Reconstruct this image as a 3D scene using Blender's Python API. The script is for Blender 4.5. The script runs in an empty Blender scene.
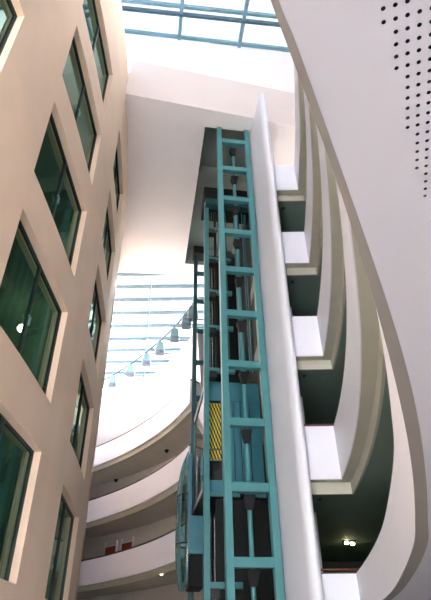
import bpy, bmesh, math, random
from math import sin, cos, pi, radians, sqrt, atan2
from mathutils import Vector, Matrix
from mathutils.geometry import delaunay_2d_cdt

random.seed(4)
scene = bpy.context.scene
COL = scene.collection
ZC = 1.6                      # eye height; heights below are given from eye level


def lin(h):
    h = h.lstrip('#')
    out = []
    for i in (0, 2, 4):
        c = int(h[i:i + 2], 16) / 255
        out.append(c / 12.92 if c <= 0.04045 else ((c + 0.055) / 1.055) ** 2.4)
    return (*out, 1)


# ------------------------------------------------------------------ materials
def mat(name, hexcol, rough=0.6, metal=0.0, noise=0.04, scale=6.0, bump=0.0, coat=0.0, spec=0.5, bscale=60):
    m = bpy.data.materials.new(name)
    m.use_nodes = True
    nt = m.node_tree
    b = nt.nodes['Principled BSDF']
    b.inputs['Roughness'].default_value = rough
    b.inputs['Metallic'].default_value = metal
    b.inputs['Coat Weight'].default_value = coat
    b.inputs['Coat Roughness'].default_value = 0.08
    b.inputs['Specular IOR Level'].default_value = spec
    tc = nt.nodes.new('ShaderNodeTexCoord')
    n = nt.nodes.new('ShaderNodeTexNoise')
    n.inputs['Scale'].default_value = scale
    n.inputs['Detail'].default_value = 5
    nt.links.new(tc.outputs['Object'], n.inputs['Vector'])
    r = nt.nodes.new('ShaderNodeValToRGB')
    c = lin(hexcol)
    r.color_ramp.elements[0].position = 0.3
    r.color_ramp.elements[1].position = 0.7
    r.color_ramp.elements[0].color = (*[max(0, x * (1 - noise)) for x in c[:3]], 1)
    r.color_ramp.elements[1].color = (*[min(1, x * (1 + noise)) for x in c[:3]], 1)
    nt.links.new(n.outputs['Fac'], r.inputs['Fac'])
    nt.links.new(r.outputs['Color'], b.inputs['Base Color'])
    if bump:
        n2 = nt.nodes.new('ShaderNodeTexNoise')
        n2.inputs['Scale'].default_value = bscale
        n2.inputs['Detail'].default_value = 3
        nt.links.new(tc.outputs['Object'], n2.inputs['Vector'])
        bp = nt.nodes.new('ShaderNodeBump')
        bp.inputs['Strength'].default_value = bump
        bp.inputs['Distance'].default_value = 0.01
        nt.links.new(n2.outputs['Fac'], bp.inputs['Height'])
        nt.links.new(bp.outputs['Normal'], b.inputs['Normal'])
    return m


def glass(name, tint, gloss_col=(1, 1, 1, 1), ior=1.5, rough=0.0, extra=0.0, body=None):
    """thin architectural glass: tinted see-through mixed with a Fresnel mirror"""
    m = bpy.data.materials.new(name)
    m.use_nodes = True
    nt = m.node_tree
    nt.nodes.remove(nt.nodes['Principled BSDF'])
    out = nt.nodes['Material Output']
    t = nt.nodes.new('ShaderNodeBsdfTransparent')
    t.inputs['Color'].default_value = (*tint, 1)
    g = nt.nodes.new('ShaderNodeBsdfGlossy')
    g.inputs['Roughness'].default_value = rough
    g.inputs['Color'].default_value = gloss_col
    # Schlick reflectance from |N.I|, the same from both sides of the thin sheet
    ge = nt.nodes.new('ShaderNodeNewGeometry')
    dt = nt.nodes.new('ShaderNodeVectorMath')
    dt.operation = 'DOT_PRODUCT'
    nt.links.new(ge.outputs['Normal'], dt.inputs[0])
    nt.links.new(ge.outputs['Incoming'], dt.inputs[1])

    def mth(op, a, bb=None):
        n = nt.nodes.new('ShaderNodeMath')
        n.operation = op
        for i, v in enumerate((a, bb)):
            if isinstance(v, (int, float)):
                n.inputs[i].default_value = v
            elif v is not None:
                nt.links.new(v, n.inputs[i])
        return n
    r0 = 1.6 * ((ior - 1) / (ior + 1)) ** 2
    pw = mth('POWER', mth('SUBTRACT', 1.0, mth('ABSOLUTE', dt.outputs['Value']).outputs[0]).outputs[0], 5.0)
    f = mth('MULTIPLY_ADD', pw.outputs[0], 1.0 - r0)
    f.inputs[2].default_value = r0
    mx = nt.nodes.new('ShaderNodeMixShader')
    if extra:
        a = nt.nodes.new('ShaderNodeMath')
        a.operation = 'ADD'
        a.use_clamp = True
        a.inputs[1].default_value = extra
        nt.links.new(f.outputs[0], a.inputs[0])
        nt.links.new(a.outputs[0], mx.inputs[0])
    else:
        nt.links.new(f.outputs[0], mx.inputs[0])
    if body:
        d = nt.nodes.new('ShaderNodeBsdfDiffuse')
        d.inputs['Color'].default_value = (*body[:3], 1)
        m2 = nt.nodes.new('ShaderNodeMixShader')
        m2.inputs[0].default_value = body[3]
        nt.links.new(t.outputs[0], m2.inputs[1])
        nt.links.new(d.outputs[0], m2.inputs[2])
        nt.links.new(m2.outputs[0], mx.inputs[1])
    else:
        nt.links.new(t.outputs[0], mx.inputs[1])
    nt.links.new(g.outputs[0], mx.inputs[2])
    nt.links.new(mx.outputs[0], out.inputs['Surface'])
    return m


def emit(name, hexcol, strength):
    m = bpy.data.materials.new(name)
    m.use_nodes = True
    nt = m.node_tree
    nt.nodes.remove(nt.nodes['Principled BSDF'])
    e = nt.nodes.new('ShaderNodeEmission')
    e.inputs['Color'].default_value = lin(hexcol)
    e.inputs['Strength'].default_value = strength
    nt.links.new(e.outputs[0], nt.nodes['Material Output'].inputs['Surface'])
    return m


def mesh_screen(name):
    """perforated yellow sheet: staggered dark holes in object coordinates"""
    m = mat(name, '#d8b62c', 0.45)
    nt = m.node_tree
    b = nt.nodes['Principled BSDF']
    tc = nt.nodes.new('ShaderNodeTexCoord')
    mp = nt.nodes.new('ShaderNodeMapping')
    mp.inputs['Scale'].default_value = (1, 1, 1)
    nt.links.new(tc.outputs['Object'], mp.inputs['Vector'])
    sx = nt.nodes.new('ShaderNodeSeparateXYZ')
    nt.links.new(mp.outputs[0], sx.inputs[0])

    def mth(op, a, bb):
        n = nt.nodes.new('ShaderNodeMath')
        n.operation = op
        for i, v in enumerate((a, bb)):
            if isinstance(v, (int, float)):
                n.inputs[i].default_value = v
            elif v is not None:
                nt.links.new(v, n.inputs[i])
        return n.outputs[0]
    u = mth('MULTIPLY', sx.outputs[0], 2 * pi / 0.13)
    v = mth('MULTIPLY', sx.outputs[2], 2 * pi / 0.34)
    s1 = mth('SINE', mth('ADD', u, v), None)
    s2 = mth('SINE', mth('SUBTRACT', u, v), None)
    p = mth('ADD', s1, mth('MULTIPLY', s2, 0.45))
    th = mth('GREATER_THAN', p, 0.02)
    mix = nt.nodes.new('ShaderNodeMix')
    mix.data_type = 'RGBA'
    mix.inputs[6].default_value = lin('#15160f')
    mix.inputs[7].default_value = lin('#e8cf3a')
    nt.links.new(th, mix.inputs[0])
    nt.links.new(mix.outputs[2], b.inputs['Base Color'])
    return m


M = dict(
    facade=mat('facade_render', '#fadec4', 0.75, noise=0.05, scale=0.5, bump=0.12),
    white=mat('white_plaster', '#dddfe8', 0.55, noise=0.015, scale=0.8, bump=0.05),
    whiteg=mat('white_gloss_wall', '#b9b3b4', 0.35, noise=0.015, coat=0.4),
    roofw=mat('roof_plaster_darkened', '#ded3cf', 0.7, noise=0.02, scale=0.6, bump=0.05),  # same white as the roof underside, darkened where the fascia is overlit
    lip=mat('lip_taupe', '#7d7972', 0.7, noise=0.03, scale=2),
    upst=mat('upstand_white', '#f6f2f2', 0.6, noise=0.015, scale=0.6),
    rsoffit=mat('roof_soffit_lightened', '#f6f2f2', 0.7, noise=0.02, scale=0.6, bump=0.05),  # same white as the fascia, lightened to make up for dim light below
    taupe=mat('taupe_plaster', '#b4b3a4', 0.7, noise=0.04, scale=2, bump=0.08),
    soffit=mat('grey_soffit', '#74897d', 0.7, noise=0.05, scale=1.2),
    fsoffit=mat('far_soffit', '#bebbb4', 0.7, noise=0.05, scale=1.2),
    ceil=mat('perforated_board', '#b2b4ba', 0.6, noise=0.01, scale=0.8),
    hole=mat('hole_black', '#0a0a0b', 0.9),
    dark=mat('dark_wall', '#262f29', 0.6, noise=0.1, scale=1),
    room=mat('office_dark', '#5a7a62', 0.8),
    backw=mat('pale_back_wall', '#cfcac2', 0.7, noise=0.03),
    wood=mat('brown_rail', '#6a3d28', 0.4, noise=0.15, scale=12),
    rail=mat('dark_rail', '#3b3736', 0.4),
    red=mat('red_door', '#9a4226', 0.5, noise=0.08),
    teal=mat('teal_paint', '#417f82', 0.42, noise=0.04, scale=3, coat=0.15),
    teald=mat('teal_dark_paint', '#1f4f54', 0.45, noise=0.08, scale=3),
    fwhite=mat('far_plaster', '#efeff9', 0.55, noise=0.015, scale=0.8, bump=0.05),
    tealp=mat('teal_panel', '#3d7c8b', 0.35, noise=0.06, scale=2, coat=0.2),
    gdark=mat('near_black', '#080d0c', 0.8, noise=0.2, scale=4),  # near-black tone for shaft sheets, machinery and small fittings
    black=mat('black_metal', '#111413', 0.5),
    recess=mat('recess_green', '#909c94', 0.7, noise=0.04, scale=1),
    chrome=mat('rail_steel', '#c4cfd0', 0.25, metal=0.9),
    frame=mat('window_frame_dark', '#1f2c2a', 0.4),
    handle=mat('casement_blue', '#7fa3ad', 0.35, metal=0.3),
    sky=mat('skylight_blue', '#6f98a8', 0.45, noise=0.05),
    skyl=mat('blade_blue_grey', '#5f7682', 0.45, noise=0.05),
    skyd=mat('skylight_dark', '#38596a', 0.45, noise=0.05),
    lamp=mat('floodlight_grey', '#67798a', 0.45, noise=0.05),
    stone=mat('floor_stone', '#eae9f0', 0.5, noise=0.05, scale=1.5),
    blind=mat('blind_fabric', '#6f8a78', 0.8),
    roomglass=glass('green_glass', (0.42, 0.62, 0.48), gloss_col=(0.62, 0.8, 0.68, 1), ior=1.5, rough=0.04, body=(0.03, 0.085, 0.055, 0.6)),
    dimroof=glass('dimmed_roof_glass', (0.25, 0.259, 0.263), ior=1.12),  # rear roof glass darkened to hold back daylight
    frontroof=glass('roof_glass', (0.1, 0.104, 0.106), ior=1.12),
    bronze=glass('bronze_glass', (0.06, 0.049, 0.042), ior=1.2),
    clear=glass('clear_glass', (0.93, 0.97, 0.97), ior=1.4),
    bubble=glass('teal_glass', (0.55, 0.78, 0.80), ior=1.5, extra=0.06),
    lit=emit('lamp_glow', '#fff0b8', 9.0),
    litw=emit('room_glow', '#fff3d8', 12.0),
    screen=mesh_screen('yellow_perforated_sheet'),
)


# ------------------------------------------------------------------ mesh helper
class MB:
    def __init__(self):
        self.v, self.f, self.m, self.s = [], [], [], []

    def add(self, verts, faces, mi=0, smooth=False):
        o = len(self.v)
        self.v += [tuple(p) for p in verts]
        for f in faces:
            self.f.append([i + o for i in f])
            self.m.append(mi)
            self.s.append(smooth)

    def box(self, o, ax, ay, az, r0, r1):
        """box in a frame: origin o, unit axes, r0/r1 = (a,b,c) min/max"""
        P = []
        for c in (r0[2], r1[2]):
            for b in (r0[1], r1[1]):
                for a in (r0[0], r1[0]):
                    P.append(Vector(o) + ax * a + ay * b + az * c)
        self.add(P, [(0, 2, 3, 1), (4, 5, 7, 6), (0, 1, 5, 4), (2, 6, 7, 3), (0, 4, 6, 2), (1, 3, 7, 5)])

    def wbox(self, x0, x1, y0, y1, z0, z1):
        self.box((0, 0, 0), Vector((1, 0, 0)), Vector((0, 1, 0)), Vector((0, 0, 1)), (x0, y0, z0), (x1, y1, z1))

    def tube(self, pts, r, n=8, caps=True):
        pts = [Vector(p) for p in pts]
        rings = []
        for i, p in enumerate(pts):
            d = (pts[min(i + 1, len(pts) - 1)] - pts[max(i - 1, 0)]).normalized()
            a = d.cross(Vector((0, 0, 1)))
            if a.length < 1e-3:
                a = d.cross(Vector((1, 0, 0)))
            a.normalize()
            b = d.cross(a)
            rings.append([p + a * (r * cos(2 * pi * k / n)) + b * (r * sin(2 * pi * k / n)) for k in range(n)])
        V = [q for g in rings for q in g]
        Fs = []
        for i in range(len(pts) - 1):
            for k in range(n):
                Fs.append((i * n + k, i * n + (k + 1) % n, (i + 1) * n + (k + 1) % n, (i + 1) * n + k))
        self.add(V, Fs, 0, True)
        if caps:
            self.add(rings[0], [tuple(range(n))[::-1]])
            self.add(rings[-1], [tuple(range(n))])

    def lathe(self, c, prof, n=16, axis='z'):
        V, Fs = [], []
        for (r, h) in prof:
            for k in range(n):
                V.append((c[0] + r * cos(2 * pi * k / n), c[1] + r * sin(2 * pi * k / n), c[2] + h))
        for i in range(len(prof) - 1):
            for k in range(n):
                Fs.append((i * n + k, i * n + (k + 1) % n, (i + 1) * n + (k + 1) % n, (i + 1) * n + k))
        self.add(V, Fs, 0, True)
        self.add(V[:n], [tuple(range(n))])
        self.add(V[-n:], [tuple(range(n))])

    def build(self, name, mats, parent=None, zoff=ZC, bevel=0.0):
        me = bpy.data.meshes.new(name)
        me.from_pydata([(x, y, z + zoff) for x, y, z in self.v], [], self.f)
        for mm in (mats if isinstance(mats, (list, tuple)) else [mats]):
            me.materials.append(mm)
        for p, i, s in zip(me.polygons, self.m, self.s):
            p.material_index = i
            p.use_smooth = s
        bm = bmesh.new()
        bm.from_mesh(me)
        bmesh.ops.recalc_face_normals(bm, faces=bm.faces)
        bm.to_mesh(me)
        bm.free()
        o = bpy.data.objects.new(name, me)
        COL.objects.link(o)
        if parent is not None:
            o.parent = parent
            o.matrix_parent_inverse = parent_inv(parent)
        if bevel:
            md = o.modifiers.new('bevel', 'BEVEL')
            md.width = bevel
            md.segments = 2
            md.limit_method = 'ANGLE'
        return o


def parent_inv(o):
    m = Matrix.Translation(o.location) @ Matrix.Rotation(o.rotation_euler.z, 4, 'Z')
    p = o
    while p.parent is not None:
        p = p.parent
        m = (Matrix.Translation(p.location) @ Matrix.Rotation(p.rotation_euler.z, 4, 'Z')) @ m if p.type == 'EMPTY' else m
    if o.type != 'EMPTY':       # parts are built in world space with an identity basis
        return Matrix.Identity(4)
    return m.inverted()


def tag(o, label=None, cat=None, group=None, kind=None):
    if label:
        o['label'] = label
    if cat:
        o['category'] = cat
    if group:
        o['group'] = group
    if kind:
        o['kind'] = kind
    return o


def empty(name, loc, label, cat, group=None, kind=None):
    o = bpy.data.objects.new(name, None)
    o.empty_display_size = 0.3
    COL.objects.link(o)
    o.location = (loc[0], loc[1], loc[2] + ZC)
    return tag(o, label, cat, group, kind)


def inside(p, loop):
    r = False
    n = len(loop)
    for i in range(n):
        x1, y1 = loop[i]
        x2, y2 = loop[(i + 1) % n]
        if (y1 > p[1]) != (y2 > p[1]) and p[0] < (x2 - x1) * (p[1] - y1) / (y2 - y1) + x1:
            r = not r
    return r


def fill2d(outer, holes=()):
    V, Eg = [], []
    for lp in [outer, *holes]:
        o = len(V)
        V += [Vector(p) for p in lp]
        Eg += [(o + i, o + (i + 1) % len(lp)) for i in range(len(lp))]
    vs, _, fs, *_ = delaunay_2d_cdt(V, Eg, [], 0, 1e-6)
    bb = [(min(p[0] for p in h), max(p[0] for p in h), min(p[1] for p in h), max(p[1] for p in h)) for h in holes]
    out = []
    for f in fs:
        c = sum((vs[i] for i in f), Vector((0, 0))) / len(f)
        if not inside(c, outer):
            continue
        if any(b[0] < c[0] < b[1] and b[2] < c[1] < b[3] and inside(c, h) for b, h in zip(bb, holes)):
            continue
        out.append(tuple(f))
    return [tuple(v) for v in vs], out


def struct(o, label=None):
    o['kind'] = 'structure'
    if label:
        o['label'] = label
    return o


X, Y, Z = Vector((1, 0, 0)), Vector((0, 1, 0)), Vector((0, 0, 1))

# ------------------------------------------------------------------ ground floor
b = MB()
b.wbox(-40, 22, -14, 52, -1.8, -1.6)
struct(b.build('floor', M['stone']), 'pale stone floor of the atrium')

# ------------------------------------------------------------------ left building: convex facade with deep windows
FC, FR = Vector((-62, 9.5)), 58.0
BAY, HALF, HEAD0, FLOOR, WH, REV = 6.45, 1.95, 4.0, 3.86, 2.68, 0.24


def fp(s, z, d=0.0):
    a = s / FR
    return (FC.x + (FR - d) * cos(a), FC.y + (FR - d) * sin(a), z)


bays = [0.05 + BAY * k + (0.45 if k < 0 else 0) for k in (-1, 0, 1, 2)]
heads = [HEAD0 + FLOOR * k for k in range(5)]
s_br = [-20.0]
for c in bays:
    s_br += [c - HALF, c + HALF]
s_br.append(26.0)
s_all = []
for a, c in zip(s_br[:-1], s_br[1:]):
    n = max(1, int(round((c - a) / 0.5)))
    s_all += [a + (c - a) * i / n for i in range(n)]
s_all.append(s_br[-1])
z_all = [-1.6]
for h in heads:
    z_all += [h - WH, h]
z_all += [21.0, 24.0]


def in_window(s, z):
    return any(abs(s - c) < HALF for c in bays) and any(h - WH < z < h for h in heads)


b = MB()
ns = len(s_all)
V = [fp(s, z) for z in z_all for s in s_all]
Fs = []
for j in range(len(z_all) - 1):
    for i in range(ns - 1):
        if not in_window((s_all[i] + s_all[i + 1]) / 2, (z_all[j] + z_all[j + 1]) / 2):
            Fs.append((j * ns + i, j * ns + i + 1, (j + 1) * ns + i + 1, (j + 1) * ns + i))
b.add(V, Fs, 0, True)
for c in bays:
    for h in heads:
        n = 6
        ss = [c - HALF + 2 * HALF * i / n for i in range(n + 1)]
        for zz in (h, h - WH):
            b.add([fp(s, zz, d) for d in (0, REV + 0.1) for s in ss], [(i, i + 1, n + 2 + i, n + 1 + i) for i in range(n)])
        for s in (c - HALF, c + HALF):
            b.add([fp(s, h - WH), fp(s, h), fp(s, h, REV + 0.1), fp(s, h - WH, REV + 0.1)], [(0, 1, 2, 3)])
struct(b.build('wall_left', M['facade']), 'curved cream rendered facade with deep set windows')

# flat roof edge, set-back upper wall, unseen white wall added to bounce light
b = MB()
n = 40
for d0_, d1_, za, zb_ in ((0, 1.6, 24.0, 24.0), (1.6, 1.6, 24.0, 28.6)):
    b.add([fp(-20 + 46 * i / n, za, d0_) for i in range(n + 1)] + [fp(-20 + 46 * i / n, zb_, d1_) for i in range(n + 1)],
          [(i, i + 1, n + 2 + i, n + 1 + i) for i in range(n)])
struct(b.build('trim_roofline', M['white']), 'roof edge of the cream building')
b = MB()
b.add([fp(26 + 15 * i / 20, z) for z in (-1.6, 24) for i in range(21)], [(i, i + 1, 22 + i, 21 + i) for i in range(20)], 0, True)
struct(b.build('bounce_wall_rear_left', M['fwhite']), 'added unseen white wall bouncing light behind the cream building')

# rooms behind the windows
b = MB()
for h in heads + [HEAD0 - FLOOR]:
    n = 22
    ss = [-20 + 44 * i / n for i in range(n + 1)]
    for zz in (h + 0.28, h + 0.62):
        b.add([fp(s, zz, d) for d in (REV + 0.12, 5.2) for s in ss], [(i, i + 1, n + 2 + i, n + 1 + i) for i in range(n)])
n = 22
b.add([fp(-20 + 44 * i / n, z, 5.2) for z in (-1.6, 21) for i in range(n + 1)], [(i, i + 1, n + 2 + i, n + 1 + i) for i in range(n)])
for s in (-20, -9.6, -3.2, 3.3, 9.8, 16, 24):
    b.add([fp(s, -1.6, REV + 0.15), fp(s, 21, REV + 0.15), fp(s, 21, 5.2), fp(s, -1.6, 5.2)], [(0, 1, 2, 3)])
struct(b.build('wall_office', M['room']), 'dark office interiors behind the facade windows')


def make_window(n, s, head):
    """window unit: frame, two panes, mullion, casement stay; built at its own place"""
    a = s / FR
    ex, ey = Vector((-sin(a), cos(a), 0)), Vector((-cos(a), -sin(a), 0))   # along wall, into wall
    org = Vector(fp(s, head - WH))
    root = bpy.data.objects.new('window_%d' % n, None)
    COL.objects.link(root)
    root.location = org + Vector((0, 0, ZC))
    struct(root)
    W = HALF
    sag = HALF * HALF / (2 * FR)
    d0, d1 = REV - 0.045, REV + 0.05
    f = MB()
    t = 0.04
    f.box(org, ex, ey, Z, (-W, d0, 0), (W, d1, t))
    f.box(org, ex, ey, Z, (-W, d0, WH - t), (W, d1, WH))
    f.box(org, ex, ey, Z, (-W, d0, t), (-W + t, d1, WH - t))
    f.box(org, ex, ey, Z, (W - t, d0, t), (W, d1, WH - t))
    wf = f.build('window_frame', M['frame'], root)
    f = MB()
    f.box(org, ex, ey, Z, (-0.025, d0, t), (0.025, d1, WH - t))
    f.build('mullion', M['frame'], wf)
    f = MB()
    for x0, x1 in ((-W + t, -0.025), (0.025, W - t)):
        f.add([org + ex * x0 + ey * REV + Z * t, org + ex * x1 + ey * REV + Z * t,
               org + ex * x1 + ey * REV + Z * (WH - t), org + ex * x0 + ey * REV + Z * (WH - t)], [(0, 1, 2, 3)])
    f.build('glass_pane', M['roomglass'], root)
    f = MB()
    f.box(org, ex, ey, Z, (-0.025, d0 - 0.04, 1.0), (0.025, d0, 1.22))
    f.box(org, ex, ey, Z, (-0.12, d0 - 0.04, 1.18), (0.025, d0 - 0.015, 1.22))
    f.build('casement_stay', M['handle'], wf)
    return root


wn = 0
bayname = ['nearest column', 'second column', 'third column', 'farthest column']
flname = ['lowest', 'second lowest', 'middle', 'second highest', 'highest']
for bi, s in enumerate(bays):
    for hi, h in enumerate(heads):
        wn += 1
        w = make_window(wn, s, h)
        tag(w, 'deep-set dark green glazed window, %s row of the %s on the cream facade' % (flname[hi], bayname[bi]))


def disc_light(name, p, r, label, matl, housing=True, cat='ceiling light'):
    root = empty(name, p, label, cat)
    f = MB()
    f.lathe(p, [(r * 1.35, 0), (r * 1.35, -0.05), (r, -0.06), (r, -0.02)], 20)
    tr_ = f.build('trim_ring', M['white'], root)
    f = MB()
    f.lathe((p[0], p[1], p[2] - 0.02), [(r * 0.98, 0), (r * 0.8, -0.03), (0.02, -0.05)], 20)
    f.build('lens', matl, root)
    return root


pl_ = (-5.3, 11.72, 7.62)
root = empty('pendant_lamp', pl_, 'glowing round pendant lamp seen through the large dark window at the left edge', 'lamp')
f = MB()
f.lathe((pl_[0], pl_[1], pl_[2] - 0.12), [(0.02, -0.11), (0.08, -0.08), (0.11, 0), (0.08, 0.08), (0.03, 0.11)], 18)
f.build('globe', M['litw'], root)
f = MB()
f.tube([(pl_[0], pl_[1], pl_[2] + 0.03), (pl_[0], pl_[1], HEAD0 + FLOOR + 0.28)], 0.012, 6)
f.build('cord', M['black'], root)

# vertical blind behind the lowest window
f = MB()
for i in range(20):
    s = -1.75 + 0.14 * i
    a = (s + 0.05) / FR
    ex, ey = Vector((-sin(a), cos(a), 0)), Vector((-cos(a), -sin(a), 0))
    e = (ex * cos(0.5) + ey * sin(0.5))
    o = Vector(fp(s + 0.05, heads[0] - WH + 0.1, REV + 0.35))
    f.box(o, e, e.cross(Z), Z, (0, 0, 0), (0.11, 0.004, WH - 0.16))
bl = f.build('vertical_blind', M['blind'])
tag(bl, 'grey green vertical blind hanging inside the lowest left window', 'blind')

# ------------------------------------------------------------------ right ring of balconies
NC, NR = (-41.49, 17.44), 45.0
YC = 14.3


def xfin(y):
    return 2.38 if y < 15.5 else 3.27 - 0.1512 * (y - 15)


def npath(oa, of, y0=-7.0, n=64, xf=None):
    """plan line of the right hand ring at outward offset oa (curve) / of (straight bay by the lift)"""
    R = NR + oa
    ye = YC + of
    a0 = math.asin((y0 - NC[1]) / R)
    a1 = math.asin((ye - NC[1]) / R)
    pts = [(NC[0] + R * cos(a0 + (a1 - a0) * i / n), NC[1] + R * sin(a0 + (a1 - a0) * i / n)) for i in range(n + 1)]
    pts.append((xfin(ye) if xf is None else xf, ye))
    return pts


def sweep(mb, prof, pathf, closed=True, smooth_to=None, caps=True):
    """prof: list of (oa, of, z); pathf(oa, of) -> plan points"""
    L = [[(x, y, z) for x, y in pathf(oa, of)] for oa, of, z in prof]
    m = len(L[0])
    for k in range(len(L) if closed else len(L) - 1):
        A, B = L[k], L[(k + 1) % len(L)]
        na = m - 1 if smooth_to is None else smooth_to
        mb.add(A[:na + 1] + B[:na + 1], [(i, i + 1, na + 2 + i, na + 1 + i) for i in range(na)], 0, True)
        if smooth_to is not None:
            C, D = A[na:], B[na:]
            q = len(C)
            mb.add(C + D, [(i, i + 1, q + i + 1, q + i) for i in range(q - 1)], 0, False)
    if closed and caps:
        mb.add([l[0] for l in L], [tuple(range(len(L)))])
        mb.add([l[-1] for l in L], [tuple(range(len(L)))])


# the lowest balcony runs right over the camera: its own surveyed edge line (outer edge, lip edge)
EDGE = [(-3.3, -6.5), (-2.1, -4.0), (-1.05, -2.0), (-0.42, -0.72), (-0.086, 0.0), (0.005, 0.2), (0.098, 0.403), (0.121, 0.452), (0.147, 0.507), (0.186, 0.589), (0.23, 0.684), (0.28, 0.794), (0.337, 0.925), (0.404, 1.082), (0.484, 1.273), (0.58, 1.512), (0.668, 1.735), (0.773, 2.008), (0.902, 2.353), (1.062, 2.801), (1.267, 3.405), (1.542, 4.266), (1.857, 5.321), (2.247, 6.95), (2.68, 9.0), (3.0, 11.0), (3.26, 13.0), (3.4, 14.3)]
EDGE_IN = [(-3.288, -6.5), (-2.088, -4.0), (-1.038, -2.0), (-0.408, -0.72), (-0.074, 0.0), (0.017, 0.2), (0.112, 0.403), (0.138, 0.453), (0.165, 0.507), (0.204, 0.589), (0.249, 0.684), (0.301, 0.795), (0.362, 0.925), (0.435, 1.082), (0.523, 1.274), (0.629, 1.513), (0.724, 1.736), (0.836, 2.01), (0.97, 2.355), (1.136, 2.804), (1.35, 3.409), (1.642, 4.271), (1.987, 5.33), (2.39, 6.95), (2.8200000000000003, 9.0), (3.14, 11.0), (3.4, 13.0), (3.54, 14.3)]


def smooth_line(P, n=6):
    out = []
    for i in range(len(P) - 1):
        p0, p1, p2, p3 = (Vector(P[max(0, min(len(P) - 1, i + k))]) for k in (-1, 0, 1, 2))
        for j in range(n):
            t = j / n
            out.append(0.5 * ((2 * p1) + (p2 - p0) * t + (2 * p0 - 5 * p1 + 4 * p2 - p3) * t * t + (3 * p1 - p0 - 3 * p2 + p3) * t ** 3))
    out.append(Vector(P[-1]))
    return out


EDGE_S, EDGE_I = smooth_line(EDGE), smooth_line(EDGE_IN)
LIP = 0.1


def lpath(oa, of):
    """edge line of the lowest balcony offset outward; ends with the straight bay by the lift"""
    pts = []
    for i, (p, q) in enumerate(zip(EDGE_S, EDGE_I)):
        t = (EDGE_S[min(i + 1, len(EDGE_S) - 1)] - EDGE_S[max(i - 1, 0)]).normalized()
        r = p.lerp(q, min(1.0, oa / LIP)) + Vector((t.y, -t.x)) * max(0.0, oa - LIP)
        pts.append((r.x, r.y))
    x, y = pts[-1]
    pts[-1] = (x + 0.07 * of, YC + of)
    pts.append((xfin(YC + of), YC + of))
    return pts


NL = len(EDGE_S) - 1

RT = [1.79, 5.62, 9.48, 13.33, 17.17]
names_r = ['lowest white curved balcony with perforated white underside, passing overhead on the right',
           'second lowest white curved balcony on the right, over the bay with the lit lamp',
           'third white curved balcony from the bottom on the right, in the middle of its stack',
           'fourth white curved balcony from the bottom on the right, second below the roof',
           'topmost white curved balcony on the right, under the roof beside the fin wall']
WID, FLAT = 4.0, 12.0
for k, zt in enumerate(RT):
    root = empty('balcony', (2.5, 10, zt - 1.9), names_r[k], 'balcony', 'curved balconies on the right')
    low = k == 0
    zb = 0.93 if low else zt - 1.52
    zs = 0.86 if low else zt - 1.85
    pf, NS = (lpath, NL) if low else (npath, 64)
    p = MB()
    if low:
        sweep(p, [(0, 0, zt), (0, 0, 0.91), (0.1, 0.1, 0.91), (0.17, 0.17, 0.92), (0.17, 0.17, zt)], pf, smooth_to=NS)
    else:
        sweep(p, [(0, 0, zt), (0, 0, zb), (0.17, 0.17, zb), (0.17, 0.17, zt)], pf, smooth_to=NS)
    p.build('parapet', M['white'], root)
    if low:
        p = MB()
        sweep(p, [(0, 0, 0.91), (0.003, 0.003, 0.90), (0.1, 0.1, 0.898), (0.1, 0.1, 0.91)], pf, smooth_to=NS)
        p.build('edge_lip', M['lip'], root)
    if not low:
        p = MB()
        sweep(p, [(0.02, 0.02, zb), (0.02, 0.02, zb - 0.012), (0.28, 0.28, zb - 0.012), (0.28, 0.28, zs), (0.34, 0.34, zs), (0.34, 0.34, zb)], npath, smooth_to=64)
        p.build('edge_beam', M['taupe'], root)
        p = MB()
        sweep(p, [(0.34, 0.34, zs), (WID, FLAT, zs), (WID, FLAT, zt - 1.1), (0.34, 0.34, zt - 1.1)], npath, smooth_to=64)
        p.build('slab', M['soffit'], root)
    else:
        # perforated acoustic soffit: real holes on a 19 x 22.5 mm grid
        nd, dd = Vector((0.958, -0.287)), Vector((0.287, 0.958))
        lasts = [0.484, 0.5735, 0.711, 0.830, 0.928, 1.02, 1.11, 1.20, 1.28]
        holes = []
        for ci, last in enumerate(lasts):
            nn = 0.151 + 0.0189 * ci
            j = -6
            while 0.4628 + 0.0225 * j < last + 0.005:
                c = (nd * nn + dd * (0.4628 + 0.0225 * j)) * 1.0465
                holes.append([(c.x + 0.0041 * cos(2 * pi * q / 10), c.y + 0.0041 * sin(2 * pi * q / 10)) for q in range(10)])
                j += 1
        outer = pf(0.1, 0.1) + npath(WID, FLAT)[::-1]
        vs, fs = fill2d(outer, holes)
        p = MB()
        zs = 0.90
        p.add([(x, y, zs) for x, y in vs], fs)
        for h in holes:
            p.add([(x, y, zs) for x, y in h] + [(x, y, zs + 0.02) for x, y in h],
                  [(q, (q + 1) % 10, 10 + (q + 1) % 10, 10 + q) for q in range(10)], 1)
            p.add([(x, y, zs + 0.02) for x, y in h], [tuple(range(10))], 1)
        so = p.build('perforated_soffit', [M['ceil'], M['hole']], root)
        p = MB()
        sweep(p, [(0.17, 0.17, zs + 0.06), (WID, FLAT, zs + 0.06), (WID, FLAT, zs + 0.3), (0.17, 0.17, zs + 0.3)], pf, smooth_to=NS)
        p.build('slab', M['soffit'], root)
    p = MB()
    sweep(p, [(0.03, 0.03, zt), (0.03, 0.03, zt + 0.035), (0.14, 0.14, zt + 0.035), (0.14, 0.14, zt)], pf, smooth_to=NS)
    p.build('coping', M['rail'], root)
    p = MB()
    p.tube([(x, y, zt + 0.12) for x, y in pf(0.24, 0.24)], 0.035, 6)
    p.build('handrail', M['wood'], root)

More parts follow.
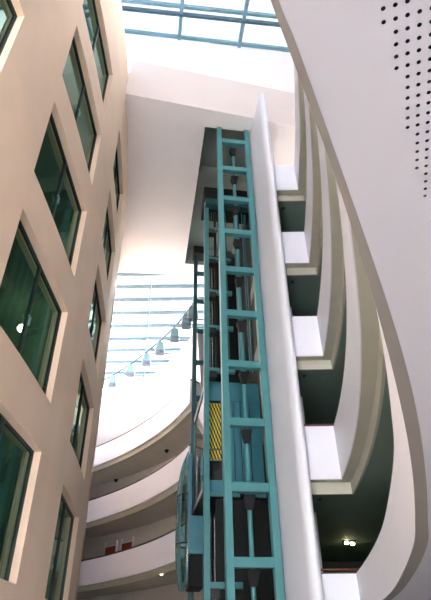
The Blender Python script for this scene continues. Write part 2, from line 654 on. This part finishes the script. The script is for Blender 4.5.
# outer wall of the right ring and the lobby behind the lift
p = MB()
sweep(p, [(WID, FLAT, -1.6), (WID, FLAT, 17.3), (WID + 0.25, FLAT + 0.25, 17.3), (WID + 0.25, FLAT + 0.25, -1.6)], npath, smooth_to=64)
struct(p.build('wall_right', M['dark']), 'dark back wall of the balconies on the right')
ring_ = npath(WID, FLAT)
KS = next(i_ for i_, q_ in enumerate(ring_) if q_[1] > 18.5)
KS = next(i_ for i_, q_ in enumerate(ring_) if q_[1] > 18.2)  # glass past this point is added to let light into the top bay
for nm, pts_, m_, lab_ in (('wall_clerestory', ring_[:KS + 1], M['roofw'], 'white upper wall above the right balconies'),
                           ('window_21', ring_[KS:], M['bronze'], 'added bronze glazing that lets light into the topmost bay by the lift')):
    p = MB()
    nq = len(pts_)
    p.add([(x, y, 17.3) for x, y in pts_] + [(x, y, 28.6) for x, y in pts_], [(i_, i_ + 1, nq + i_ + 1, nq + i_) for i_ in range(nq - 1)])
    struct(p.build(nm, m_), lab_)

# small detectors on the soffits by the lift and a lit twin lamp
det_lab = ['small round black detector on the dark soffit of the second right balcony', 'small round black detector on the soffit of the third right balcony',
           'small round black detector on the soffit of the fourth right balcony', 'small round black detector on the soffit of the topmost right balcony']
d0 = None
for k in range(4):
    q = (2.86, 15.0, RT[k + 1] - 1.85)
    if d0 is None:
        f = MB()
        f.lathe((0, 0, 0), [(0.07, 0), (0.07, -0.03), (0.05, -0.04), (0.04, -0.06), (0.015, -0.07)], 14)
        d0 = f.build('smoke_detector', M['black'], None, zoff=0)
        o = d0
    else:
        o = d0.copy()
        COL.objects.link(o)
    o.location = (q[0], q[1], q[2] + ZC)
    tag(o, det_lab[k], 'detector', 'detectors under the right balconies')

zz = RT[1] - 1.85
root = empty('twin_downlight', (5.0, 21.3, zz), 'lit twin ceiling lamp in the dark bay under the second right balcony', 'ceiling light')
f = MB()
f.box((5.0, 21.3, zz), X, Y, Z, (-0.24, -0.15, -0.05), (0.24, 0.15, 0))
hs = f.build('housing', M['black'], root)
for sx in (-1, 1):
    f = MB()
    f.lathe((5.0 + sx * 0.13, 21.3 + sx * 0.1, zz - 0.05), [(0.07, 0), (0.085, -0.045), (0.045, -0.08), (0.01, -0.09)], 14)
    f.build('bulb', M['lit'], hs)

# ------------------------------------------------------------------ lift frame axes
SZ_ = 22.1
TA = radians(8.6)
E1, E2 = Vector((cos(TA), sin(TA), 0)), Vector((-sin(TA), cos(TA), 0))
T0 = Vector((0.2, 15.9, 0))


def tp(u, d, z):
    return T0 + E1 * u + E2 * d + Z * z


def tbox(mb, u0, u1, d0, d1, z0, z1):
    mb.box(T0, E1, E2, Z, (u0, d0, z0), (u1, d1, z1))


# white fin wall with rounded nose and rounded top
f = MB()
prof = []
u0, u1 = 1.67, 2.02
uc, r = (u0 + u1) / 2, (u1 - u0) / 2
plan = [(u0, 0.33), (u0, -1.98)]
for i in range(1, 12):
    a = pi - pi * i / 12
    plan.append((uc + r * cos(a), -1.98 - 0.36 * sin(a)))
plan += [(u1, -1.98), (u1, 0.33)]
m = len(plan)
rows = []
for z, k in ((-1.6, 1), (21.3, 1), (21.6, 0.97), (21.85, 0.86), (21.98, 0.66), (22.04, 0.35)):
    row = []
    for (u, d) in plan:
        uu = uc + (u - uc) * k
        dd_ = d if d > 0 else (d + (1 - k) * 0.35 if d < -1.99 else d)
        row.append(tp(uu, dd_, z))
    rows.append(row)
Vv = [p for rr in rows for p in rr]
f.add(Vv, [(j * m + i, j * m + i + 1, (j + 1) * m + i + 1, (j + 1) * m + i) for j in range(len(rows) - 1) for i in range(m - 1)], 0, True)
f.add(rows[-1], [tuple(range(m))])
fin = f.build('fin_wall', M['white'])
f = MB()
tbox(f, 2.65, 2.9, 0.33, 10.9, -1.6, SZ_)
tbox(f, 1.67, 2.65, 0.33, 0.5, -1.6, SZ_)
struct(f.build('wall_shaft', M['white']), 'white wall between the lift shaft and the balcony bays')
tag(fin, 'tall white fin wall with rounded nose standing along the right of the lift shaft', 'wall')

# ------------------------------------------------------------------ lift shaft
shaft = empty('lift_shaft', tp(0.8, 0, -1.6), 'teal steel lattice lift shaft rising through the middle of the atrium', 'lift shaft')
ZT = 22.25
beams_z = [21.26, 19.2, 17.17, 15.15, 13.08, 10.95, 8.78, 6.62, 4.53, 2.46, 0.38]


def spart(name, matl, *boxes, parent=None, bevel=0.012):
    q = MB()
    for bx in boxes:
        tbox(q, *bx)
    return q.build(name, matl, parent or shaft, bevel=bevel)


for u in (0.0, 1.39):
    spart('post', M['teal'], (u, u + 0.23, 0, 0.28, -1.6, ZT))
for z in beams_z:
    spart('beam', M['teal'], (0.23, 1.39, 0.02, 0.24, z - 0.27, z))
# second frame, four metres behind
MD = 4.05
spart('post', M['teal'], (-0.13, 0.1, MD, MD + 0.26, -1.6, 21.3))
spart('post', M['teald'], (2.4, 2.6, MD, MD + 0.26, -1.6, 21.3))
mz = [19.04, 16.96, 14.87, 12.82, 10.6, 2.3]
for z in mz:
    bm_ = spart('beam', M['teal'], (0.1, 1.25, MD + 0.02, MD + 0.22, z - 0.2, z))
    spart('guide_bracket', M['black'], (0.1, 0.42, MD - 0.08, MD + 0.3, z - 0.5, z - 0.2))
# rear frame
RD = 9.35
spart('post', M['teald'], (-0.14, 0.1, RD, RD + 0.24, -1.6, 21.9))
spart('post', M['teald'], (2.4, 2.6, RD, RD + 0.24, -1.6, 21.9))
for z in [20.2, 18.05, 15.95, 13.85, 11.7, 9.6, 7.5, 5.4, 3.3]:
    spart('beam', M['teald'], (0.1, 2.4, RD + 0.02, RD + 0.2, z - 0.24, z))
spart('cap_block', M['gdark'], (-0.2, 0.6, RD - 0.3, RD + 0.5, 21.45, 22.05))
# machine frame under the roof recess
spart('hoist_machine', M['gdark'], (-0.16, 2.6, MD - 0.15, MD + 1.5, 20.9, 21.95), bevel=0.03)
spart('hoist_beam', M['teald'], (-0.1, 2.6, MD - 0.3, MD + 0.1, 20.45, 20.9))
# near-black sheets added so the shaft inside reads dark; guide rails
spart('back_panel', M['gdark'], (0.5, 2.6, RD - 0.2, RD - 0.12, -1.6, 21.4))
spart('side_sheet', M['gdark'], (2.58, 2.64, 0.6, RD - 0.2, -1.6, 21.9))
spart('lower_dark_sheet', M['gdark'], (0.36, 2.58, MD + 0.3, MD + 0.36, -1.6, 5.1))
for u, d, w, z0, mm in ((0.28, MD + 0.35, 0.035, 10.6, 'chrome'), (0.20, MD + 0.55, 0.03, 10.6, 'chrome'), (0.42, MD + 0.3, 0.12, 10.6, 'gdark'), (0.66, MD + 0.3, 0.16, 10.6, 'gdark'),
                        (1.02, MD + 0.2, 0.05, 10.6, 'teald'), (1.48, MD + 0.1, 0.07, 10.6, 'tealp'), (1.66, MD + 0.3, 0.16, 10.6, 'teald'), (1.95, MD + 0.2, 0.05, 10.6, 'tealp'),
                        (2.1, MD + 0.3, 0.12, 10.6, 'teald'), (0.28, MD + 0.2, 0.035, -1.6, 'chrome'), (0.14, MD + 0.2, 0.03, -1.6, 'chrome')):
    spart('guide_rail', M[mm], (u, u + w, d, d + w, z0, 20.5 if z0 > 0 else (20.5 if w == 0.06 else 4.6)))
# slender central mast with hanger brackets below every front beam
q = MB()
q.tube([tp(0.86, 0.55, -1.6), tp(0.86, 0.55, 20.9)], 0.075, 10)
q.build('mast', M['teal'], shaft)
for z in beams_z[:-1]:
    q = MB()
    zt_ = z - 0.27
    P = []
    for (hw, hd, zz_) in ((0.17, 0.16, zt_), (0.15, 0.15, zt_ - 0.12), (0.08, 0.09, zt_ - 0.42)):
        P += [tp(0.86 - hw, 0.5 - hd, zz_), tp(0.86 + hw, 0.5 - hd, zz_), tp(0.86 + hw, 0.5 + hd, zz_), tp(0.86 - hw, 0.5 + hd, zz_)]
    Fq = [(0, 1, 2, 3), (8, 11, 10, 9)]
    for l in (0, 4):
        for i in range(4):
            Fq.append((l + i, l + (i + 1) % 4, l + 4 + (i + 1) % 4, l + 4 + i))
    q.add(P, Fq)
    q.build('hanger_bracket', M['gdark'], shaft)

# ------------------------------------------------------------------ lift car with perforated yellow screen
car = empty('lift_car', tp(0.8, 6.8, 5.4), 'teal glass-sided lift car with yellow perforated screen, stopped halfway up the shaft', 'lift car')
CD0, CD1, CZ0, CZ1 = 4.62, 9.0, 5.45, 10.2


def cpart(name, matl, *boxes, **kw):
    return spart(name, matl, *boxes, parent=car, **kw)


cpart('header_panel', M['tealp'], (0.1, 2.4, CD0, CD0 + 0.12, 9.3, CZ1))
cpart('corner_post', M['teal'], (-0.02, 0.1, CD0, CD0 + 0.14, CZ0, CZ1))
cpart('corner_post', M['teal'], (-0.02, 0.06, CD1 - 0.1, CD1, CZ0, CZ1))
for ua, ub in ((0.68, 1.2), (1.23, 1.5), (1.53, 1.9), (1.93, 2.4)):
    cpart('front_panel', M['tealp'], (ua, ub, CD0, CD0 + 0.08, 5.9, 9.3), bevel=0.02)
cpart('floor_slab', M['tealp'], (-0.02, 2.4, CD0 - 0.03, CD0 + 0.2, CZ0, 5.9))
cpart('underframe', M['black'], (0.0, 2.4, CD0 + 0.2, CD1, CZ0 - 0.02, 5.6))
cpart('sill_ledge', M['teal'], (-0.02, 1.35, CD0 - 0.12, CD0 - 0.03, 5.26, 5.42))
cpart('sill_ledge', M['teal'], (1.55, 2.4, CD0 - 0.12, CD0 - 0.03, 5.26, 5.42))
cpart('roof', M['teald'], (-0.02, 2.4, CD0 + 0.12, CD1, CZ1 - 0.08, CZ1))
cpart('side_rail', M['black'], (-0.03, 0.03, CD0 + 0.14, CD1 - 0.1, 9.86, 9.98))
cpart('side_rail', M['black'], (-0.03, 0.03, CD0 + 0.14, CD1 - 0.1, CZ0, 5.62))
cpart('side_frame', M['white'], (-0.04, 0.02, CD0 + 0.14, CD1 - 0.1, 9.98, CZ1))
cpart('side_frame', M['white'], (-0.04, 0.02, CD0 + 0.14, CD1 - 0.1, 5.62, 5.8))
q = MB()
q.add([tp(0, CD0 + 0.14, 5.8), tp(0, CD1 - 0.1, 5.8), tp(0, CD1 - 0.1, 9.86), tp(0, CD0 + 0.14, 9.86)], [(0, 1, 2, 3)])
q.build('side_glass', M['clear'], car)
q = MB()
q.add([tp(0.1, CD0 + 0.05, 5.9), tp(0.68, CD0 + 0.05, 5.9), tp(0.68, CD0 + 0.05, 9.3), tp(0.1, CD0 + 0.05, 9.3)], [(0, 1, 2, 3)])
q.build('front_glass', M['clear'], car)
# screen built in its own local frame so that its hole pattern runs along it
q = MB()
q.add([(0, 0, 0), (0.56, 0, 0), (0.56, 0, 2.5), (0, 0, 2.5)], [(0, 1, 2, 3)])
q.add([(0, 0.03, 0), (0.56, 0.03, 0), (0.56, 0.03, 2.5), (0, 0.03, 2.5)], [(0, 1, 2, 3)])
sc = q.build('perforated_screen', M['screen'], None, zoff=0)
sc.parent = car
sc.location = tp(0.11, CD0 + 0.12, 6.72) + Vector((0, 0, ZC)) - car.location
sc.rotation_euler = (0, 0, TA)
cpart('kick_panel', M['gdark'], (0.1, 0.68, CD0 + 0.1, CD0 + 0.16, 5.9, 6.7), bevel=0)
for z in (7.15, 6.7):
    cpart('handrail', M['chrome'], (0.1, 0.68, CD0 + 0.08, CD0 + 0.11, z, z + 0.05), bevel=0)

# second car: rounded glass bubble hanging on the outer left side
car2 = empty('lift_car', tp(-0.3, 8.3, 2.4), 'rounded teal glass bubble lift car on the left outside of the shaft', 'lift car')
q = MB()
tbox(q, -0.34, -0.18, 8.0, 9.2, 2.7, 8.1)
q.build('back_panel', M['tealp'], car2, bevel=0.03)
q = MB()
tbox(q, -0.34, 0.35, 7.4, 9.2, 3.7, 5.2)
q.build('side_panel', M['tealp'], car2, bevel=0.04)
q = MB()
tbox(q, -0.3, 0.33, 7.5, 9.1, 2.5, 3.7)
q.build('undercarriage', M['gdark'], car2, bevel=0.04)
zs_ = [2.5 + 5.8 * i / 20 for i in range(21)]


def bul(z):
    t = (z - 5.1) / 3.05
    return 0.46 * max(0.0, 1 - abs(t) ** 2.6) ** 0.6


q = MB()
rows = []
for z in zs_:
    w = bul(z)
    rows.append([tp(-0.34 - w * sin(pi * i / 12), 8.6 - 0.62 * cos(pi * i / 12) * (0.35 + 0.65 * w / 0.46), z) for i in range(13)])
q.add([p for rr in rows for p in rr], [(j * 13 + i, j * 13 + i + 1, (j + 1) * 13 + i + 1, (j + 1) * 13 + i) for j in range(20) for i in range(12)], 0, True)
bub = q.build('bubble_glass', M['bubble'], car2)
for i in (3, 6, 9):
    q = MB()
    q.tube([rr[i] for rr in rows], 0.035, 6)
    q.build('glazing_rib', M['teal'], bub)
for j in (6, 13):
    q = MB()
    q.tube(rows[j], 0.04, 6)
    q.build('band', M['teald'], bub)

# ------------------------------------------------------------------ far ring of balconies
CF, RF = (-28.5, 16.0), 29.0


def fpath(oa, of, n=40):
    R = RF + oa
    a0, a1 = radians(64), radians(21.5)
    pts = [(CF[0] + R * cos(a0 + (a1 - a0) * i / n), CF[1] + R * sin(a0 + (a1 - a0) * i / n)) for i in range(n + 1)]
    x0, y0 = pts[-1]
    dx, dy = 0.64, 0.77
    pts[-1] = (x0 + 0.0 * of, y0)
    pts.append((x0 + 3.4 * dx - 0.3 * of * 0, y0 + 3.4 * dy + 0.6 * of))
    return pts


FW = 2.6
names_f = ['lowest far curved white balcony behind the lift shaft', 'second far curved white balcony from the bottom, in front of the red doors',
           'third far curved white balcony from the bottom, second below the rooflight', 'highest far curved white balcony, below the floodlit white wall']
for k in range(4):
    zt = RT[k] if k else 1.79
    zb, zs = zt - 1.42, zt - 1.75
    root = empty('balcony', (-5, 32.5, zs), names_f[k], 'balcony', 'far curved balconies')
    p = MB()
    sweep(p, [(0, 0, zt), (0, 0, zb), (0.17, 0.17, zb), (0.17, 0.17, zt)], fpath, smooth_to=40)
    p.build('parapet', M['fwhite'], root)
    p = MB()
    sweep(p, [(0.15, 0.15, zb), (0.15, 0.15, zs), (0.5, 0.5, zs), (0.5, 0.5, zb)], fpath, smooth_to=40)
    p.build('edge_beam', M['taupe'], root)
    p = MB()
    sweep(p, [(0.5, 0.5, zs), (FW, FW, zs), (FW, FW, zt - 1.1), (0.5, 0.5, zt - 1.1)], fpath, smooth_to=40)
    p.build('slab', M['fsoffit'], root)
    p = MB()
    sweep(p, [(0.02, 0.02, zt), (0.02, 0.02, zt + 0.11), (0.15, 0.15, zt + 0.11), (0.15, 0.15, zt)], fpath, smooth_to=40)
    p.build('coping', M['rail'], root)
p = MB()
sweep(p, [(FW, FW, -1.6), (FW, FW, 12.6), (FW + 0.2, FW + 0.2, 12.6), (FW + 0.2, FW + 0.2, -1.6)], fpath, smooth_to=40)
struct(p.build('wall_back', M['backw']), 'pale curved back wall of the far balconies')
p = MB()
sweep(p, [(0.75, 0.75, 12.2), (0.35, 0.35, 16.95), (0.9, 0.9, 16.95), (FW, FW, 12.2)], fpath, smooth_to=40)
struct(p.build('wall_upper', M['whiteg']), 'white curved wall under the far rooflight')


def fcyl(ang, o):
    return Vector((CF[0] + (RF + o) * cos(ang), CF[1] + (RF + o) * sin(ang), 0))


# red doors on the far back wall
def far_door(n, xc, yc, label):
    ang = atan2(yc - CF[1], xc - CF[0])
    o = fcyl(ang, FW)
    ex, ey = Vector((-sin(ang), cos(ang), 0)), Vector((cos(ang), sin(ang), 0))
    zd = RT[2] - FLOOR - 1.1
    root = bpy.data.objects.new('door_%d' % n, None)
    COL.objects.link(root)
    root.location = o + Z * (zd + ZC)
    struct(root, label)
    f = MB()
    f.box(o, ex, ey, Z, (-0.6, -0.08, zd + 0.02), (0.6, -0.03, zd + 2.35))
    leaf = f.build('door_leaf', M['red'], root)
    f = MB()
    for a, c, z0, z1 in ((-0.7, -0.61, zd, zd + 2.7), (0.61, 0.7, zd, zd + 2.7), (-0.61, 0.61, zd + 2.37, zd + 2.44)):
        f.box(o, ex, ey, Z, (a, -0.12, z0), (c, 0.0, z1))
    f.build('door_frame', M['white'], root)
    f = MB()
    f.box(o, ex, ey, Z, (-0.33, -0.14, zd + 0.95), (-0.2, -0.08, zd + 1.0))
    f.build('door_handle', M['chrome'], leaf)


far_door(1, -7.93, 39.4, 'left one of two red doors on the far balcony')
far_door(2, -6.6, 38.15, 'right one of two red doors on the far balcony')

# lamp and cameras under the far balconies
disc_light('ceiling_light', (-3.0, 29.95, RT[1] - 1.75), 0.1, 'glowing round lamp under the second far balcony left of the lift shaft', M['lit'])
for i, (x_, y_, zt, lab) in enumerate(((-7.9, 40.55, RT[2], 'small dark dome on the soffit above the red doors'), (-7.8, 39.75, RT[3], 'small dark dome under the highest far balcony, left'),
                                    (-3.37, 33.3, RT[3], 'small dark dome under the highest far balcony, near the lift shaft'))):
    o_ = Vector((x_, y_, 0))
    root = empty('dome_camera', (o_.x, o_.y, zt - 1.75), lab, 'camera', 'dome cameras under the far balconies')
    f = MB()
    f.lathe((o_.x, o_.y, zt - 1.75), [(0.15, 0), (0.15, -0.06), (0.12, -0.08)], 14)
    mt = f.build('mount', M['gdark'], root)
    f = MB()
    f.lathe((o_.x, o_.y, zt - 1.84), [(0.11, 0), (0.1, -0.06), (0.06, -0.1), (0.01, -0.12)], 14)
    f.build('dome', M['black'], root)

# ------------------------------------------------------------------ roof band over the lift, with the shaft recess
SZ = 22.1


def wall_x(y):
    return FC.x + sqrt(FR * FR - (y - FC.y) ** 2)


def yfront(x):
    return 14.0 + (x + 4.08) * 0.2373


def yrear(x):
    return 27.55 + (x + 6.7) * 0.10


outer = [(wall_x(14.0) + 0.02, 14.0)]
outer += [(x, yfront(x)) for x in (0, 4, 8.2)]
outer += [(8.2, yrear(8.2)), (0, yrear(0)), (wall_x(27.5) + 0.02, 27.5)]
outer += [(wall_x(y) + 0.02, y) for y in (24, 21, 18, 16)]
nt_ = [tp(-0.6, 0.1, 0), tp(1.66, 0.1, 0), tp(1.66, 0.55, 0), tp(2.64, 0.55, 0), tp(2.64, 11.0, 0), tp(-0.6, 11.0, 0)]
notch = [(p.x, p.y) for p in nt_]
p = MB()
vs, fs = fill2d(outer, [notch])
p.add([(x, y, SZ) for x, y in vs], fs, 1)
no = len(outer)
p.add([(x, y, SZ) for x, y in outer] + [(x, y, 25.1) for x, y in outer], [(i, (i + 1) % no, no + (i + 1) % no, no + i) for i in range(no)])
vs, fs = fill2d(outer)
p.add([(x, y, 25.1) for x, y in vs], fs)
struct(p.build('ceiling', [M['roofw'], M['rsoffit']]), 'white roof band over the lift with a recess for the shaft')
p = MB()
RZ = 23.5
p.add([(x, y, SZ) for x, y in notch] + [(x, y, RZ) for x, y in notch], [(i, (i + 1) % 6, 6 + (i + 1) % 6, 6 + i) for i in range(6)] + [tuple(range(6, 12))])
struct(p.build('ceiling_recess', M['recess']), 'grey green recess in the roof above the lift shaft')
p = MB()
tbox(p, -0.6, 2.64, 3.7, 3.95, 22.9, 23.45)
struct(p.build('trim_recess', M['recess']), 'crossbeam in the recess above the lift')
# set-back upstand carrying the front skylight
p = MB()
xs = [-7.0, -4.83, 0, 4, 9.5]
ZS = 28.5


def ytop(x):
    return 14.37 + 0.128 * (x + 4.83)


for i in range(4):
    xa, xb = xs[i], xs[i + 1]
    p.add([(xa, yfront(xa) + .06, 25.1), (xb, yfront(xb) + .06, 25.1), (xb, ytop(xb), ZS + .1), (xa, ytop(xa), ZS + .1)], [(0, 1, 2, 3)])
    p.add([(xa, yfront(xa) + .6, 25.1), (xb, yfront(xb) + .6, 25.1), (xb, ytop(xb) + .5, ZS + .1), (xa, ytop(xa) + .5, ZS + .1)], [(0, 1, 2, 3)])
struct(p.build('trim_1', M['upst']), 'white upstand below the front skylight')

# ------------------------------------------------------------------ skylights
skyl = empty('skylight', (0, 10, ZS), 'glazed roof with blue steel bars at the top of the picture', 'skylight', None)
fa = math.atan(0.128)
A1, A2 = Vector((cos(fa), sin(fa), 0)), Vector((-sin(fa), cos(fa), 0))
S0 = Vector((-4.83, 14.32, 0))
q = MB()
g0, g1 = S0 + A1 * -14 + A2 * 0.3, S0 + A1 * 20 + A2 * 0.3
q.add([g0 + Z * (ZS + 0.12), g1 + Z * (ZS + 0.12), g1 - A2 * 34 + Z * (ZS + 0.12), g0 - A2 * 34 + Z * (ZS + 0.12)], [(0, 1, 2, 3)])
q.build('glass_roof', M['frontroof'], skyl)
D1, D2 = Vector((cos(0.115), sin(0.115), 0)), Vector((-sin(0.15), cos(0.15), 0))
q = MB()
q.box(S0, A1, A2, Z, (-2.5, -0.12, ZS - 0.05), (13, 0.1, ZS + 0.15))
q.build('edge_frame', M['sky'], skyl)
for i in range(8):
    o_ = Vector((-4.57, 12.75, 0)) - D2 * (2.6 * i)
    q = MB()
    q.box(o_, D1, D2, Z, (-2.5, -0.12, ZS - 0.05), (13, 0.02, ZS + 0.2))
    q.build('purlin', M['sky'], skyl)
    q = MB()
    q.box(o_, D1, D2, Z, (-2.5, 0.22, ZS - 0.25), (13, 0.34, ZS + 0.05))
    q.build('tie_bar', M['skyd'], skyl)
for i in (-1, 0, 1, 2):
    o_ = Vector((-1.84 + 3.36 * i, 14.75 + 0.42 * i, 0))
    q = MB()
    q.box(o_, D1, D2, Z, (-0.09, -22, ZS - 0.2), (0.09, 0.1, ZS + 0.1))
    q.build('rafter', M['sky'], skyl)

rear = empty('skylight', (-5, 34, 22.3), 'glazed roof with close-set blue-grey blades at the left behind the roof band', 'skylight', None)
q = MB()
q.add([(-26, 27.4, 22.75), (5, 27.9, 22.75), (5, 47, 22.75), (-26, 47, 22.75)], [(0, 1, 2, 3)])
q.build('glass_roof', M['dimroof'], rear)
for y in (28.0, 29.5, 31.1, 32.9, 34.8, 36.8, 38.7, 40.8, 43.0):
    q = MB()
    q.wbox(-26, 4.5, y, y + 0.40, 22.42, 22.46)
    bl_ = q.build('blade', M['skyl'], rear)
    q = MB()
    q.wbox(-26, 4.5, y - 0.1, y + 0.0, 22.36, 22.46)
    q.build('blade_edge', M['skyd'], rear)
for xo in (-6.4, 0.0, 4.5):
    q = MB()
    q.tube([(-4.45 + xo, 28.0, 22.0), (-6.15 + xo, 38.6, 22.0), (-6.9 + xo, 43.3, 22.0)], 0.06, 6)
    q.build('tension_rod', M['skyd'], rear)
# far end wall closing the rear roof
p = MB()
sweep(p, [(0.9, 0.9, 16.7), (14, 14, 16.7), (14, 14, 16.9), (0.9, 0.9, 16.9)], lambda a, c: fpath(a, 0), smooth_to=40)
struct(p.build('trim_roof', M['roofw']), 'white roof deck behind the far curved wall')

# unseen wall added behind the viewer to hold back light, open below
p = MB()
p.wbox(-18, 0.4, -12.4, -12.1, 7.0, 28.6)
p.wbox(0.2, 0.5, -12.4, -6.9, 7.0, 28.6)
struct(p.build('added_wall_front', M['white']), 'added unseen white wall behind the viewer that holds back light')
# walls closing the hall at the right of the rear rooflight
p = MB()
p.wbox(4.95, 5.15, 26.5, 47, -1.6, 22.7)
p.wbox(-26, 5.15, 46.8, 47, -1.6, 22.7)
struct(p.build('wall_rear', M['white']), 'white wall at the rear of the far balconies')

# ------------------------------------------------------------------ floodlights along the wall top
lamps = [(45.36, 18.35), (40.45, 18.34), (35.8, 18.25), (31.66, 18.17), (26.8, 17.95), (22.6, 17.75), (19.9, 17.5)]
# carrying rail
rp = []
for a in [48, 45.36, 40.45, 35.8, 31.66, 26.8, 22.6, 19.9]:
    zz_ = 18.85 - max(0, (34 - a)) * 0.045
    v = fcyl(radians(a), -0.15)
    rp.append((v.x, v.y, zz_))
q = MB()
q.tube(rp, 0.075, 6)
tag(q.build('lamp_rail', M['skyd']), 'thin blue-grey rail carrying the floodlights along the far wall top', 'rail')
ordn = ['lowest and leftmost', 'second from the left', 'third from the left', 'fourth from the left', 'fifth from the left', 'second from the right', 'rightmost, half behind the shaft post,']


def make_flood():
    root = bpy.data.objects.new('floodlight', None)
    COL.objects.link(root)
    f = MB()
    P = []
    for (z, w, d, off) in ((0.40, 0.17, 0.12, 0), (0.32, 0.26, 0.18, 0), (-0.36, 0.34, 0.24, 0.03), (-0.52, 0.3, 0.2, 0.06)):
        for k in range(12):
            a = 2 * pi * k / 12
            ca, sa = cos(a), sin(a)
            P.append((w * math.copysign(abs(ca) ** 0.5, ca), off + d * math.copysign(abs(sa) ** 0.5, sa), z))
    f.add(P, [(j * 12 + i, j * 12 + (i + 1) % 12, (j + 1) * 12 + (i + 1) % 12, (j + 1) * 12 + i) for j in range(3) for i in range(12)], 0, True)
    f.add(P[:12], [tuple(range(12))])
    f.add(P[-12:], [tuple(range(12))])
    hs = f.build('housing', M['lamp'], root, zoff=0)
    f = MB()
    f.wbox(-0.22, 0.22, -0.225, -0.165, -0.28, 0.22)
    f.build('lens', M['sky'], hs, zoff=0)
    f = MB()
    f.tube([(0, 0, 0.4), (0, 0.0, 0.52)], 0.05, 8)
    f.build('hanger', M['skyd'], root, zoff=0)
    f = MB()
    f.tube([(-0.5, 0.1, -0.42), (1.35, 0.1, -0.42)], 0.045, 6)
    f.build('support_arm', M['skyd'], root, zoff=0)
    return root


fl0 = None
for i, (a, z) in enumerate(lamps):
    v = fcyl(radians(a), -0.15)
    if fl0 is None:
        fl0 = make_flood()
        o = fl0
    else:
        o = fl0.copy()
        COL.objects.link(o)
        for ch in fl0.children:
            c = ch.copy()
            c.parent = o
            COL.objects.link(c)
            for sub in ch.children:
                g = sub.copy()
                g.parent = c
                COL.objects.link(g)
    o.location = (v.x, v.y, z + ZC)
    o.rotation_euler = (0, 0, 0.12)
    tag(o, 'grey floodlight on the far wall rail, %s of the row' % ordn[i], 'floodlight', 'floodlights along the far wall top')

# ------------------------------------------------------------------ light: overcast sky through the glazed roof and the open front
w = bpy.data.worlds.new('sky')
scene.world = w
w.use_nodes = True
nt = w.node_tree
bg = nt.nodes['Background']
tc = nt.nodes.new('ShaderNodeTexCoord')
sp = nt.nodes.new('ShaderNodeSeparateXYZ')
nt.links.new(tc.outputs['Generated'], sp.inputs[0])
rp_ = nt.nodes.new('ShaderNodeValToRGB')
cr = rp_.color_ramp
cr.elements[0].position = 0.40
cr.elements[0].color = (2.0, 2.0, 2.1, 1)
cr.elements[1].position = 1.0
cr.elements[1].color = (0.75, 0.785, 0.81, 1)
for p_, c_ in ((0.5, (2.6, 2.6, 2.65, 1)), (0.58, (2.2, 2.22, 2.25, 1)), (0.66, (0.8, 0.83, 0.85, 1))):
    e_ = cr.elements.new(p_)
    e_.color = c_
mr = nt.nodes.new('ShaderNodeMapRange')
mr.inputs['From Min'].default_value = -1
nt.links.new(sp.outputs['Z'], mr.inputs['Value'])
nt.links.new(mr.outputs[0], rp_.inputs['Fac'])
nt.links.new(rp_.outputs['Color'], bg.inputs['Color'])
# bright patch of sky added on the right to light the facade
dp = nt.nodes.new('ShaderNodeVectorMath')
dp.operation = 'DOT_PRODUCT'
nt.links.new(tc.outputs['Generated'], dp.inputs[0])
dp.inputs[1].default_value = Vector((0.72, 0.55, 0.43)).normalized()
ml = nt.nodes.new('ShaderNodeMapRange')
ml.inputs['From Min'].default_value = 0.8
ml.inputs['From Max'].default_value = 1.0
ml.inputs['To Min'].default_value = 3.0
ml.inputs['To Max'].default_value = 75.0
nt.links.new(dp.outputs['Value'], ml.inputs['Value'])
nt.links.new(ml.outputs[0], bg.inputs['Strength'])

# ------------------------------------------------------------------ camera
Fpx, VPx, VPy = 510.0, 206.0, -415.0
Dz = 300 - VPy
pitch = math.atan(Fpx / sqrt(Dz * Dz + (VPx - 215.5) ** 2))
roll = math.atan((215.5 - VPx) / Dz)
cd = bpy.data.cameras.new('camera')
cam = bpy.data.objects.new('camera', cd)
COL.objects.link(cam)
cd.sensor_fit = 'VERTICAL'
cd.sensor_height = 36
cd.lens = Fpx / 600 * 36
cd.clip_start = 0.02
cd.clip_end = 500
fw = Vector((0, cos(pitch), sin(pitch)))
up0 = Vector((0, -sin(pitch), cos(pitch)))
rt0 = Vector((1, 0, 0))
# the zenith sits up and to the left of the image centre
upv = up0 * cos(roll) + rt0 * sin(roll)
rtv = rt0 * cos(roll) - up0 * sin(roll)
mtx = Matrix((rtv, upv, -fw)).transposed().to_4x4()
mtx.translation = Vector((0, 0, ZC))
cam.matrix_world = mtx
scene.camera = cam

scene.view_settings.view_transform = 'Standard'
scene.view_settings.look = 'None'
scene.view_settings.exposure = 2.25
scene.view_settings.gamma = 1.0
scene.cycles.max_bounces = 14
scene.cycles.diffuse_bounces = 8
scene.cycles.glossy_bounces = 5
scene.cycles.transparent_max_bounces = 16
